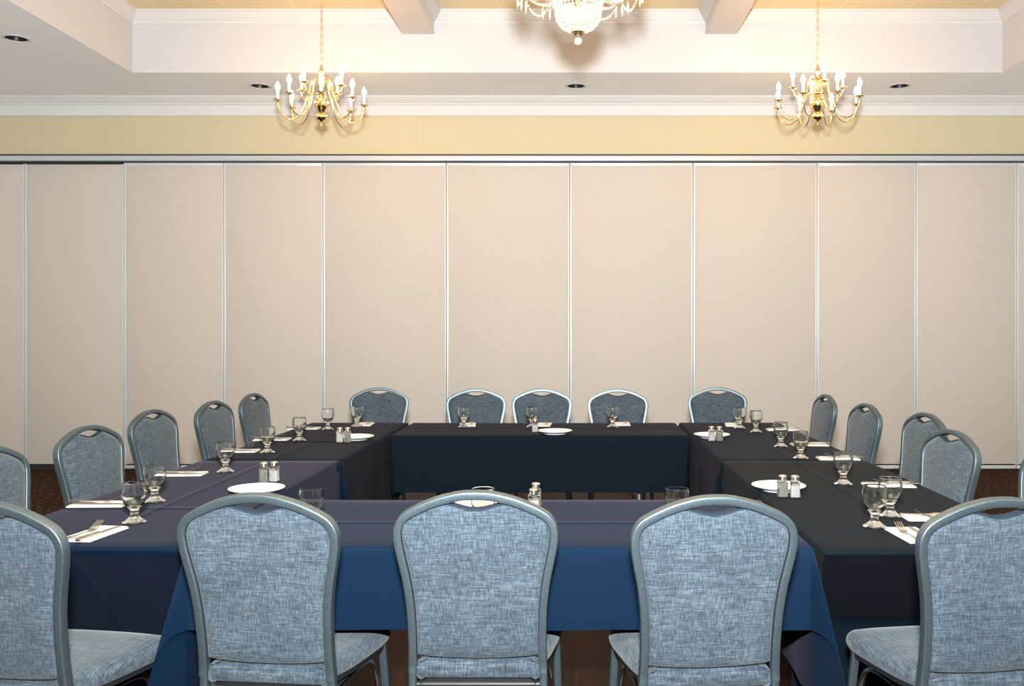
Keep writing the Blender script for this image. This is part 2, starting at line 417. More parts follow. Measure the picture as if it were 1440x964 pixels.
# ------------------------------------------------------------------ banquet chairs
def back_y(z): return -.205-.075*max(0, (z-.45)/.5)
HALF = [(.0,.953),(.035,.9515),(.072,.9445),(.115,.932),(.157,.914),(.185,.899),(.203,.885),(.2155,.866),(.2215,.846),(.2225,.825),(.2195,.795),(.212,.755),(.203,.71),(.197,.67),(.192,.62),(.190,.57),(.189,.52),(.190,.47),(.192,.43)]
HP = [(p.x*1.02, p.y) for p in catmull([Vector((x, z)) for x, z in HALF], 4)]
def chair_proto():
    t = empty('banquet_chair')
    W, D = .0225, .030
    # back frame: a flattened tube bent into an arch
    outl = [(-x, z) for x, z in reversed(HP)] + HP[1:]
    o2 = [Vector(p) for p in outl]; path = []
    for i, p in enumerate(o2):
        a = o2[max(0, i-1)]; b = o2[min(len(o2)-1, i+1)]; tg = (b-a).normalized(); nn = Vector((tg.y, -tg.x))   # inwards: the arch runs left to right over the top
        q = p+nn*W/2; path.append((q.x, back_y(q.y), q.y))
    bm = bmesh.new(); sweep(bm, path, rrect(W, D, .0035), (0,1,.15)); obj('back_frame', bm, 'frame', t, 40)
    # cushion of the back with the scoop of the hand hole
    half = []
    g = W+.0015
    ins = inset2([(p[0], p[1]) for p in reversed(outl)], g)      # counter-clockwise
    pts = [p for p in ins if p.y > .489]
    right = [p for p in pts if p.x > 1e-4]; left = [p for p in pts if p.x < -1e-4]
    right.sort(key=lambda p: (p.y if p.x > .12 else 2-p.x)); left.sort(key=lambda p: -(p.y if p.x < -.12 else 2+p.x))
    sw, sd = .078, .017
    def topz(x):
        best = min(pts, key=lambda p: abs(p.x-x)+(0 if p.y > .85 else 9)); return best.y
    scoop = []
    zs = topz(sw)
    for k in range(17):
        x = sw-2*sw*k/16; s = .5+.5*math.cos(PI*x/sw)
        scoop.append(Vector((x, zs-.003-sd*s**.7)))
    R = [p for p in right if not (p.y > .85 and p.x < sw+.006)]; L = [p for p in left if not (p.y > .85 and p.x > -sw-.006)]
    xb = R[0].x; bot = []
    for k in range(1, 14):
        x = -xb+2*xb*k/14; bot.append(Vector((x, .480-.012*(1-(x/xb)**2))))
    outline = bot+[Vector((xb, .482))]+R+scoop+L+[Vector((-xb, .482))]
    conv = lambda x, z, d: (x, back_y(z)+d+.008*(1-(x/.21)**2), z)
    bm = bmesh.new(); cushion(bm, outline, [(.205,-.0185),(.16,-.0185),(.12,-.0183),(.08,-.018),(.045,-.0176),(.017,-.0168),(.008,-.0145),(.003,-.0105),(.0,-.005),(.0,.005),(.003,.0105),(.008,.0145),(.018,.019),(.034,.021),(.07,.022),(.11,.023),(.16,.023),(.205,.023)], conv)
    obj('backrest', bm, 'fabric', t, 60)
    # lip of the hand hole
    bm = bmesh.new(); sweep(bm, [(p.x, back_y(p.y)+.008, p.y+.0015) for p in scoop], rrect(.004, .026, .0015, 2), (0,1,.15)); obj('hand_grip', bm, 'grip', t, 40)
    # seat
    sh = [(-.152,-.212),(.152,-.212),(.163,-.203),(.166,-.17),(.198,-.075),(.222,.06),(.230,.13),(.226,.175),(.205,.205),(.16,.218),(.08,.226),(0,.228),(-.08,.226),(-.16,.218),(-.205,.205),(-.226,.175),(-.230,.13),(-.222,.06),(-.198,-.075),(-.166,-.17),(-.163,-.203)]
    so = [(p.x, p.y) for p in catmull([Vector(p) for p in sh], 4, True)]
    bm = bmesh.new()
    cushion(bm, so, [(.03,.410),(.010,.410),(.004,.414),(.0,.424),(-.002,.436),(.0,.446),(.006,.456),(.016,.4635),(.034,.468),(.07,.4715),(.10,.4722),(.135,.4725),(.17,.4725),(.205,.4725)], lambda x, y, z: (x, y+.006, z-.012*max(0, (y-.12)/.11)**2 if z > .43 else z))
    obj('seat', bm, 'seat_fabric', t, 60)
    bm = bmesh.new(); cushion(bm, so, [(.02,.396),(.010,.396),(.008,.4095),(.02,.4095)], lambda x, y, z: (x, y+.006, z)); obj('seat_frame', bm, 'black', t, 40)
    # rear legs carry on from the arch and splay backwards
    for s in (-1, 1):
        bm = bmesh.new(); xr = s*(.196-W/2)
        sweep(bm, catmull([(xr, -.2035, .445), (xr, -.201, .38), (xr*1.01, -.208, .27), (xr*1.05, -.235, .12), (xr*1.10, -.270, .008)], 4), rrect(W, .028, .006), (0,1,0))
        lg = obj('leg', bm, 'frame', t, 40)
        bm = bmesh.new(); bm_box(bm, xr*1.1-.014, xr*1.1+.014, -.286, -.254, 0, .014, .003); obj('foot_cap', bm, 'black', lg, 40)
        # front leg: flat tube, standing a little proud of the seat's side
        bm = bmesh.new(); xf = s*.214
        sweep(bm, catmull([(xf*.98, .135, .452), (xf, .15, .38), (xf*1.02, .170, .25), (xf*1.05, .205, .008)], 4), rrect(.026, .020, .006), (0,1,0))
        lg = obj('leg', bm, 'frame', t, 40)
        bm = bmesh.new(); bm_box(bm, xf*1.05-.015, xf*1.05+.015, .193, .217, 0, .014, .003); obj('foot_cap', bm, 'black', lg, 40)
        # chromed stacking loop under the seat
        bm = bmesh.new(); xs = s*.180
        tube(bm, catmull([(xs, -.17, .388), (xs, -.05, .383), (xs, .06, .378), (xs*1.03, .12, .363), (xs*1.06, .145, .325), (xs*1.10, .15, .28)], 5), .009, 10); obj('stacking_bar', bm, 'chrome', t, 40)
    bm = bmesh.new(); tube(bm, [(-.178,-.2,.393),(.178,-.2,.393)], .009, 10); obj('stretcher', bm, 'black', t, 40)
    return t
proto = chair_proto()
used = [False]
def chair(x, y, face, label, group):      # x, y: where the middle of the back's top rail stands; face: heading of the seat (0 = away from the camera)
    o = proto if not used[0] else copy_tree(proto); used[0] = True
    off = Matrix.Rotation(face, 3, 'Z') @ Vector((0, -.28, 0))
    o.location = (x-off.x, y-off.y, .004 if (-3.3 < x < 2.7) else 0); o.rotation_euler = (0, 0, face)
    tag(o, label, 'chair', group)
    return o
R = math.radians
g = 'chairs along the near side, seen from behind'
chair(-1.525, 2.34, R(-9), 'grey-blue fabric banquet chair seen from behind at the bottom left corner of the photo', g)
chair(-.86, 2.45, R(-6), 'grey-blue banquet chair seen from behind, second from the left in the near row', g)
chair(-.272, 2.49, R(0), 'grey-blue banquet chair seen from behind, middle of the five in the near row', g)
chair(.376, 2.42, R(5), 'grey-blue banquet chair seen from behind, right of the middle one in the near row', g)
chair(1.123, 2.385, R(7), 'grey-blue banquet chair seen from behind at the bottom right corner of the photo', g)
g = 'chairs along the left-hand tables'
chair(-2.27, 3.46, R(-99), 'grey chair in the left-hand row, cut by the left edge of the photo', g)
chair(-2.26, 4.21, R(-98), 'grey chair in the left-hand row, second from the camera, brown carpet on both sides', g)
chair(-2.36, 5.06, R(-96), 'grey chair in the left-hand row, third from the camera, set back a little', g)
chair(-2.27, 5.69, R(-96), 'grey chair in the left-hand row, fourth from the camera', g)
chair(-2.265, 6.38, R(-94), 'grey chair in the left-hand row, the furthest from the camera', g)
g = 'chairs along the right-hand tables'
chair(1.83, 3.40, R(97), 'grey chair, only a sliver showing at the right edge of the photo', g)
chair(1.68, 4.03, R(97), 'grey chair in the right-hand row, the front one of the overlapping pair', g)
chair(1.885, 4.86, R(96), 'grey chair in the right-hand row, partly hidden as the rear one of the overlapping pair', g)
chair(1.765, 5.48, R(95), 'grey chair in the right-hand row, second from the far end', g)
chair(1.74, 6.27, R(93), 'grey chair in the right-hand row, the furthest from the camera', g)
g = 'chairs along the far side, facing the camera'
chair(-1.513, 7.05, R(181), 'dark grey chair facing the camera at the left end of the far row', g)
chair(-.745, 6.88, R(180), 'dark grey chair facing the camera, second from the left in the far row', g)
chair(-.247, 6.88, R(180), 'dark grey chair facing the camera, middle of the five in the far row', g)
chair(.325, 6.84, R(180), 'dark grey chair facing the camera, second from the right in the far row', g)
chair(1.107, 7.05, R(179), 'dark grey chair facing the camera at the right end of the far row', g)

# ------------------------------------------------------------------ tables and cloths
def table(x0, x1, y0, y1, label, lx=None, ys=None, front=0):
    cx, cy = (x0+x1)/2, (y0+y1)/2; w, d = (x1-x0)/2, (y1-y0)/2
    t = empty('banquet_table', (cx, cy, 0)); tag(t, label, 'table', 'folding tables under the cloths')
    bm = bmesh.new(); bm_box(bm, -w+.012, w-.012, -d+front+.012, d-.012, .722, .746, .006); obj('tabletop', bm, 'table_wood', t, 30)
    lx = lx or ((.62) if w > d else w-.22); ys = [v-cy for v in ys] if ys else [-(d-.28), d-.28]
    for sx in (-1, 1):
        for y_ in ys:
            bm = bmesh.new(); tube(bm, [(sx*lx, y_, .722), (sx*lx, y_, .006)], .014, 10); obj('leg', bm, 'grey_steel', t)
    for s in (-1, 1):
        bm = bmesh.new()
        if w > d: tube(bm, [(s*lx, ys[0], .30), (s*lx, ys[1], .30)], .010, 8)
        else: tube(bm, [(-lx, ys[(s+1)//2], .30), (lx, ys[(s+1)//2], .30)], .010, 8)
        obj('leg_brace', bm, 'grey_steel', t)
    return t
def cloth(x0, x1, y0, y1, drops, m, label, lean=(0,0,0,0), ears=None, creases=((),()), seed=0, wave=.006, zt=.7492, lift=None):
    """drops and lean: (west, east, south, north)"""
    rnd = random.Random(seed); ph = [rnd.uniform(0, 6) for _ in range(8)]
    dw, de, ds, dn = drops
    r0 = .011; arc = r0*PI/2
    def line(a, b, d0, d1, cr):
        L = []
        for d in (d0,):
            n = max(1, int(d/.028)); L += [a-d+d*k/n*.0 + (d-.02)*k/n for k in range(n)] if d > .03 else [a-d]
        L += [a-.0173, a-.0115, a-.0057, a]
        n = max(2, int((b-a)/.075)); L += [a+(b-a)*k/n for k in range(1, n)]
        L += [b, b+.0057, b+.0115, b+.0173]
        d = d1
        if d > .03:
            n = max(1, int(d/.028)); L += [b+.02+(d-.02)*(k+1)/n for k in range(n)]
        else: L += [b+d]
        for c in cr: L += [c-.007, c-.0025, c, c+.0025, c+.007]
        return sorted(set(round(v, 5) for v in L))
    U = line(x0, x1, dw, de, creases[0]); V = line(y0, y1, ds, dn, creases[1])
    def hang(d, ln):
        if d < arc:
            a = d/r0; return r0*math.sin(a), r0*(1-math.cos(a))
        e = d-arc; k = min(1, e/.03); m_ = min(e, .55)
        return r0+ln*m_*k, r0+m_*math.sqrt(max(.2, 1-(ln*k)**2))+e-m_
    EAR0 = {('w','s'): (PI*1.25, 22), ('e','s'): (PI*1.75, 22), ('w','n'): (PI*.75, 22), ('e','n'): (PI*.25, 22)}
    ear_def = dict(EAR0)
    if ears: ear_def.update(ears)
    bm = bmesh.new(); grid = []
    for v in V:
        row = []
        for u in U:
            a = x0-u if u < x0 else (u-x1 if u > x1 else 0); b = y0-v if v < y0 else (v-y1 if v > y1 else 0)
            a = max(a, 0); b = max(b, 0)
            bx, by = min(max(u, x0), x1), min(max(v, y0), y1)
            sx = -1 if u < x0 else 1; sy = -1 if v < y0 else 1
            lx = lean[0] if sx < 0 else lean[1]; ly = lean[2] if sy < 0 else lean[3]
            z = zt+.0006*math.sin(3.1*u+ph[0])*math.sin(4.3*v+ph[1])
            for c in creases[0]: z += .0022*max(0, 1-abs(u-c)/.006)
            for c in creases[1]: z += .0022*max(0, 1-abs(v-c)/.006)
            cut = a > 0 and b > 0 and ear_def[('w' if sx < 0 else 'e', 's' if sy < 0 else 'n')] is None and math.hypot(a, b) > .036
            if cut: row.append(None)
            elif a > 0 and b > 0:
                r = math.hypot(a, b); th = math.atan2(b, a)
                az, al = ear_def[('w' if sx < 0 else 'e', 's' if sy < 0 else 'n')] or (0, 0)
                al = math.radians(al)*max(0, math.sin(2*th))**.85
                k = min(1, r/.05); cw, sw = math.cos(th)**2, math.sin(th)**2
                o1, d1 = hang(r, lx*cw+ly*sw)
                h = Vector((math.cos(az), math.sin(az)))
                fl = r*math.sin(al)*k
                lean_ = (o1-min(o1, r0))
                X = bx+sx*(min(o1, r0)*math.cos(th)+lean_*cw)+h.x*fl; Y = by+sy*(min(o1, r0)*math.sin(th)+lean_*sw)+h.y*fl
                Z = z-d1*(1-(1-math.cos(al))*k)
                row.append(bm.verts.new((X, Y, Z)))
            elif a > 0:
                o1, d1 = hang(a, lx); wv = wave*min(1, a/.22)*(math.sin(9*by+ph[2])*.6+math.sin(21*by+ph[3])*.4)
                e = min(1, min(by-y0, y1-by)/.15); row.append(bm.verts.new((bx+sx*(o1+wv*e), by, z-d1)))
            elif b > 0:
                o1, d1 = hang(b, ly); wv = wave*min(1, b/.22)*(math.sin(8*bx+ph[4])*.6+math.sin(19*bx+ph[5])*.4)
                e = min(1, min(bx-x0, x1-bx)/.15); row.append(bm.verts.new((bx, by+sy*(o1+wv*e), z-d1)))
            else: row.append(bm.verts.new((bx, by, z)))
        grid.append(row)
    for i in range(len(V)-1):
        for j in range(len(U)-1):
            q = (grid[i][j], grid[i][j+1], grid[i+1][j+1], grid[i+1][j])
            if None not in q: bm.faces.new(q)
    o = obj('tablecloth', bm, m, None, 60); tag(o, label, 'tablecloth', 'dark tablecloths')
    return o
LX0, LX1 = -1.855, -1.178
RX0, RX1 = .742, 1.445
FX0, FX1 = -1.150, .705
YN, YM, YF = 2.72, 4.535, 6.385
def pair(x0, x1, y0, y1, drops, m, lab, tlab, ys=None, front=0, **kw):
    table(x0+.004, x1-.004, y0+.004, y1-.004, tlab, None, ys, front); cloth(x0, x1, y0, y1, drops, m, lab, **kw)
pair(FX0, FX1, YN, 3.475, (.47,.47,.252,.27), 'navy', 'navy cloth over the near table, its front hem above the bare wood floor', 'folding table hidden under the navy cloth nearest the camera',
     ears={('e','s'): (R(-72), 25), ('w','s'): (R(-125), 18), ('e','n'): None, ('w','n'): None}, creases=((), (3.06,)), seed=1, ys=(3.03, 3.30))
pair(FX0+.02, FX1-.005, 5.605, YF, (.3,.3,.355,.2), 'midnight', 'blue-black cloth over the far table in front of the five facing chairs', 'folding table under the far blue-black cloth, its feet showing below the hem', seed=2, ys=(5.72, 6.24), creases=((-.22,), (6.02,)), ears={('w','s'): (R(-60), 14), ('e','s'): (R(-120), 12), ('e','n'): None, ('w','n'): None})
pair(LX0, LX1, YN, YM-.019, (.25,.40,.80,.1), 'navy_dark', 'dark navy cloth over the near half of the left-hand tables', 'folding table under the dark navy cloth at the near left', lean=(0,0,-.70,0), ys=(3.18, 4.26), front=.03, seed=3, creases=((-1.51,), (3.3,)), ears={('e','s'): None, ('e','n'): (R(-35), 15), ('w','n'): None}, zt=.7498)
pair(LX0+.01, LX1-.003, YM+.017, YF+.01, (.25,.46,.1,.12), 'midnight', 'blackish navy cloth over the far half of the left-hand tables', 'folding table under the blackish cloth at the far left', seed=4, creases=((-1.52,), (5.3,)), ears={('e','s'): (R(25), 15), ('w','s'): None})
pair(RX0, RX1, 2.68, YM-.019, (.40,.25,.80,.1), 'charcoal', 'black cloth over the near half of the right-hand tables', 'folding table under the black cloth at the near right', lean=(0,0,-.80,0), ys=(3.20, 3.64), front=.03, seed=5, creases=((1.09,), ()), zt=.7498, ears={('w','s'): None, ('w','n'): (R(215), 15), ('e','n'): None})
pair(RX0+.004, RX1-.008, YM+.017, YF+.01, (.46,.25,.1,.12), 'midnight', 'blackish cloth over the far half of the right-hand tables', 'folding table under the blackish cloth at the far right', seed=6, ys=(5.01, 5.93), creases=((1.09,), ()), ears={('w','s'): (R(155), 15), ('e','s'): None})

# ------------------------------------------------------------------ table ware
def goblet_proto():
    bm = bmesh.new()
    outer = [(0,0),(.030,0),(.0375,.001),(.0385,.003),(.037,.006),(.030,.009),(.022,.014),(.0155,.021),(.0125,.027),(.012,.031),(.0138,.034),(.0138,.037),(.0125,.040),(.0135,.044),(.019,.050),(.027,.059),(.0335,.070),(.038,.083),(.0400,.096),(.0400,.108),(.0388,.121),(.0372,.132),(.0368,.1355)]
    inner = [(.0358,.1362),(.0348,.1355),(.0352,.132),(.0368,.121),(.0379,.108),(.0379,.096),(.0358,.083),(.0312,.071),(.024,.061),(.014,.0545),(0,.0525)]
    lathe(bm, outer+inner, 32)
    return obj('goblet', bm, 'glass', None, 50)
gob = goblet_proto(); gused = [False]
def goblet(px_, py_, label, group):
    p = at(px_, py_); o = gob if not gused[0] else gob.copy()
    if gused[0]: COL.objects.link(o)
    gused[0] = True; o.location = (p.x, p.y, TZ+.001); tag(o, label, 'goblet', group)
GL = 'water goblets on the left-hand tables'; GR = 'water goblets on the right-hand tables'; GF = 'water goblets on the far table'; GN = 'water goblets on the near table'
goblet(189, 735, 'clear glass goblet at the near left corner, in front of another goblet, beside the fork', GL)
goblet(217.5, 705.5, 'clear glass goblet half hidden behind the nearest goblet on the left-hand tables', GL)
goblet(317, 663.5, 'clear glass goblet left of the near left pair of shakers', GL)
goblet(376, 636.5, 'clear glass goblet on the left-hand tables, just beyond the seam of the two cloths', GL)
goblet(421, 619.5, 'clear glass goblet left of the far left pair of shakers', GL)
goblet(461, 604, 'clear glass goblet near the far left corner, standing out against the beige wall', GL)
goblet(502, 599.5, 'clear glass goblet in front of the leftmost far chair', GL)
goblet(652, 600.5, 'clear glass goblet in front of the second far chair from the left', GF)
goblet(748, 600.5, 'clear glass goblet behind the lone salt shaker on the far table', GF)
goblet(861.5, 600.5, 'clear glass goblet right of the white plate on the far table', GF)
goblet(1040, 602, 'clear glass goblet in front of the rightmost far chair', GR)
goblet(1063, 607.5, 'clear glass goblet near the far right corner, against the beige wall', GR)
goblet(1098, 628, 'clear glass goblet on the right-hand tables, third from their far end', GR)
goblet(1126, 644.5, 'clear glass goblet by the seam of the two right-hand cloths', GR)
goblet(1186, 681, 'clear glass goblet standing alone right of the near right shakers', GR)
goblet(1252, 726, 'clear glass goblet behind the nearest goblet on the right-hand tables', GR)
goblet(1230, 741, 'clear glass goblet nearest the camera on the right, beside the fork', GR)
for x_, l_ in ((438, 'clear goblet on the near table, its rim showing right of the second near chair'), (679.5, 'clear goblet on the near table, its rim showing above the middle near chair'), (952, 'clear goblet on the near table, its rim showing left of the fourth near chair')):
    Yg = (CAMZ-.887)*F/(686.5-CY); goblet(x_, CY+F*(CAMZ-TZ)/Yg, l_, GN)

def plate_proto():
    bm = bmesh.new()
    lathe(bm, [(0,.003),(.062,.003),(.064,0),(.068,0),(.070,.004),(.085,.009),(.102,.0165),(.1075,.0195),(.1085,.021),(.1075,.0225),(.100,.0195),(.084,.0125),(.070,.008),(.05,.0068),(0,.0066)], 48)
    return obj('plate', bm, 'china', None, 40)
pl = plate_proto(); pu = [False]
def plate(px_, py_, label, k=1):
    p = at(px_, py_, TZ+.018); o = pl if not pu[0] else pl.copy()
    if pu[0]: COL.objects.link(o)
    pu[0] = True; o.location = (p.x, p.y, TZ+.0005); o.scale = (k,k,k); tag(o, label, 'plate', 'white side plates')
plate(361, 686.5, 'white plate in front of the near left pair of shakers')
plate(500, 613.5, 'white plate beside the far left pair of shakers')
plate(780.5, 605.5, 'white plate right of the lone salt shaker on the far table')
plate(1001, 610.8, 'white plate behind the far right pair of shakers')
plate(1095, 682.5, 'white plate behind the near right pair of shakers')
plate(676, 711, 'white plate on the near table, glimpsed through the hand hole of the middle near chair')

def shaker_proto(kind):
    t = empty(kind+'_shaker')
    def oct_(h, c, z): return [(h-c,-h,z),(h,-h+c,z),(h,h-c,z),(h-c,h,z),(-h+c,h,z),(-h,h-c,z),(-h,-h+c,z),(-h+c,-h,z)]
    bm = bmesh.new()
    loft(bm, [oct_(.0175,.004,0), oct_(.019,.004,.003), oct_(.0178,.004,.02), oct_(.0172,.004,.048), oct_(.0185,.005,.052), oct_(.0195,.006,.056), oct_(.019,.007,.061), oct_(.0155,.007,.0645), oct_(.0135,.006,.067)])
    obj('glass_body', bm, 'glass', t, 30)
    bm = bmesh.new(); loft(bm, [oct_(.0155,.004,.003), oct_(.0160,.004,.006), oct_(.0155,.004,.046 if kind == 'salt' else .052)])
    obj('salt_fill' if kind == 'salt' else 'pepper_fill', bm, kind, t, 30)
    bm = bmesh.new(); lathe(bm, [(.0142,.0655),(.0148,.066),(.0148,.078),(.0165,.079),(.0165,.081),(.0155,.083),(.010,.0855),(0,.0865)], 24)
    obj('cap', bm, 'cap', t, 40)
    return t
SH = {'salt': shaker_proto('salt'), 'pepper': shaker_proto('pepper')}; SU = {'salt': False, 'pepper': False}
def shaker(kind, px_, py_, label, rz=0, z=None):
    p = at(px_, py_); o = SH[kind] if not SU[kind] else copy_tree(SH[kind]); SU[kind] = True
    o.location = (p.x, p.y, TZ+.0005); o.rotation_euler = (0,0,rz); tag(o, label, kind+' shaker', 'salt and pepper shakers')
shaker('pepper', 371, 677.5, 'glass pepper shaker with metal cap behind the plate on the near left cloth', .2)
shaker('salt', 385.5, 676.5, 'white-filled glass salt shaker behind the plate on the near left cloth', -.1)
shaker('salt', 478, 621.5, 'white-filled glass salt shaker of the far left pair, left of the plate')
shaker('pepper', 489, 621.5, 'glass pepper shaker of the far left pair, touching the white plate in view', .1)
shaker('salt', 752.5, 607, 'white-filled glass salt shaker standing alone on the far table')
shaker('salt', 1000.5, 619.5, 'white-filled glass salt shaker of the far right pair')
shaker('pepper', 1011.5, 619.8, 'glass pepper shaker of the far right pair', .15)
shaker('pepper', 1100.5, 698.5, 'glass pepper shaker of the near right pair, in front of the plate', .1)
shaker('salt', 1118, 699, 'white-filled glass salt shaker of the near right pair, in front of the plate', -.1)
shaker('salt', 750.5, 720.5, 'salt shaker on the near table, showing right of the middle near chair', .3)
shaker('pepper', 753.5, 711, 'pepper shaker on the near table, behind the salt shaker beside the middle near chair', .2)

def napkin_proto():
    bm = bmesh.new()   # folded paper napkin: three leaves slightly askew, 0.20 long (y) and 0.105 wide (x)
    def leaf(z0, z1, dx, dy, a, sx=1, sy=1, curl=0):
        ring = []
        c, s = math.cos(a), math.sin(a); n = 8
        top = []; botm = []
        for j in range(n+1):
            for i in (0, 1, 2):
                x = (-.0525+.0525*i)*sx; y = (-.1+.2*j/n)*sy
                zz = curl*((abs(y)/.1)**3)
                top.append(((x*c-y*s)+dx, (x*s+y*c)+dy, z1+zz)); botm.append(((x*c-y*s)+dx, (x*s+y*c)+dy, z0+zz))
        tv = [bm.verts.new(p) for p in top]; bv = [bm.verts.new(p) for p in botm]
        for j in range(n):
            for i in range(2):
                k = j*3+i
                bm.faces.new((tv[k], tv[k+1], tv[k+4], tv[k+3])); bm.faces.new((bv[k], bv[k+3], bv[k+4], bv[k+1]))
        for j in range(n):
            for i in (0, 2):
                k = j*3+i; bm.faces.new((tv[k], tv[k+3], bv[k+3], bv[k]))
        for j in (0, n):
            for i in range(2):
                k = j*3+i; bm.faces.new((tv[k], tv[k+1], bv[k+1], bv[k]))
    leaf(0, .0016, 0, 0, 0); leaf(.0019, .0035, .003, -.003, .02, .97, .97, .001); leaf(.0038, .0055, -.002, .002, -.025, .95, .95, .002)
    return obj('napkin', bm, 'napkin', None, 30)
def fork_proto():
    bm = bmesh.new()
    def zc(y): return .0032+.020*max(0, (y-.035)/.06)**1.6-.006*math.exp(-((y-.055)/.016)**2)*.3+.003*max(0, (-.03-y)/.07)
    def strip(pts):     # (y, x0, x1)
        rings = []
        for y, a, b in pts:
            z = zc(y); rings.append([(a,y,z),(b,y,z),(b,y,z+.0016),(a,y,z+.0016)])
        loft(bm, rings)
    strip([(-.095,-.0045,.0045),(-.092,-.0085,.0085),(-.08,-.0098,.0098),(-.06,-.0085,.0085),(-.03,-.0048,.0048),(.01,-.0030,.0030),(.03,-.0034,.0034),(.038,-.0075,.0075),(.045,-.0115,.0115),(.055,-.0122,.0122)])
    for k in range(4):
        c = -.0105+.007*k
        strip([(.054,c-.0017,c+.0017),(.075,c-.0014,c+.0014),(.092,c-.0012,c+.0012),(.097,c-.0005,c+.0005)])
    return obj('fork', bm, 'steel', None, 40)
def knife_proto():
    bm = bmesh.new()
    rings = []
    for y, a, b, h in [(-.11,-.005,.005,.004),(-.107,-.0085,.0085,.006),(-.09,-.0092,.0092,.007),(-.05,-.0070,.0070,.0065),(-.005,-.0052,.0052,.006),(.0,-.006,.006,.004),(.01,-.0085,.0075,.0024),(.05,-.009,.0078,.002),(.085,-.0075,.0078,.0018),(.10,-.002,.0075,.0016),(.104,.004,.0065,.0014)]:
        rings.append([(a,y,.0008),(b,y,.0008),(b,y,.0008+h),(a,y,.0008+h)])
    loft(bm, rings)
    return obj('table_knife', bm, 'steel', None, 40)
PR = {'napkin': napkin_proto(), 'fork': fork_proto(), 'table_knife': knife_proto()}; PU = {k: False for k in PR}
def inst(kind, loc, rz, label, cat, group, tilt=0):
    o = PR[kind] if not PU[kind] else PR[kind].copy()
    if PU[kind]: COL.objects.link(o)
    PU[kind] = True; o.location = loc; o.rotation_euler = (tilt, 0, rz); tag(o, label, cat, group)
def setting(px_, py_, rz, where, k=True):    # rz: heading of the fork's tines (0 = away from the camera)
    p = at(px_, py_)
    inst('napkin', (p.x, p.y, TZ+.0006), rz, 'folded white paper napkin '+where, 'napkin', 'folded paper napkins')
    d = Matrix.Rotation(rz, 3, 'Z') @ Vector((-.022, -.030, 0)); inst('fork', (p.x+d.x, p.y+d.y, TZ+.0075), rz, 'steel fork on the napkin '+where, 'fork', 'forks on the napkins', .0)
    if k:
        d = Matrix.Rotation(rz, 3, 'Z') @ Vector((.024, -.006, 0)); inst('table_knife', (p.x+d.x, p.y+d.y, TZ+.0075), rz-.03, 'steel table knife on the napkin '+where, 'knife', 'knives on the napkins')
setting(133, 751.5, R(-6), 'at the near left corner, beside the first near chair')
setting(142, 709.5, R(-88), 'left of the two nearest goblets on the left')
setting(256, 667, R(-86), 'right of the second goblet on the left-hand tables')
setting(336, 634.5, R(-87), 'behind the third goblet on the left-hand tables')
setting(383, 618, R(-87), 'behind the fourth goblet on the left-hand tables')
setting(428, 602.5, R(-88), 'behind the fifth goblet on the left-hand tables')
setting(513, 597, R(184), 'in front of the leftmost far chair', False)
setting(658, 597.5, R(186), 'in front of the second far chair from the left', False)
setting(764, 597.5, R(178), 'in front of the middle far chair', False)
setting(875, 596.5, R(180), 'in front of the second far chair from the right', False)
setting(1031, 597.5, R(172), 'in front of the rightmost far chair', False)
setting(1100, 604.5, R(88), 'in front of the furthest chair of the right-hand row')
setting(1138, 625.5, R(88), 'behind the goblet by the seam of the right-hand cloths')
setting(1178, 645, R(87), 'behind the lone goblet on the right-hand tables')
setting(1249, 682.5, R(87), 'behind the pair of near right goblets')
setting(1312, 728.5, R(88), 'partly hidden by the arch of the bottom right chair')
setting(1284, 753.5, R(3), 'at the near right corner, beside the bottom right chair')

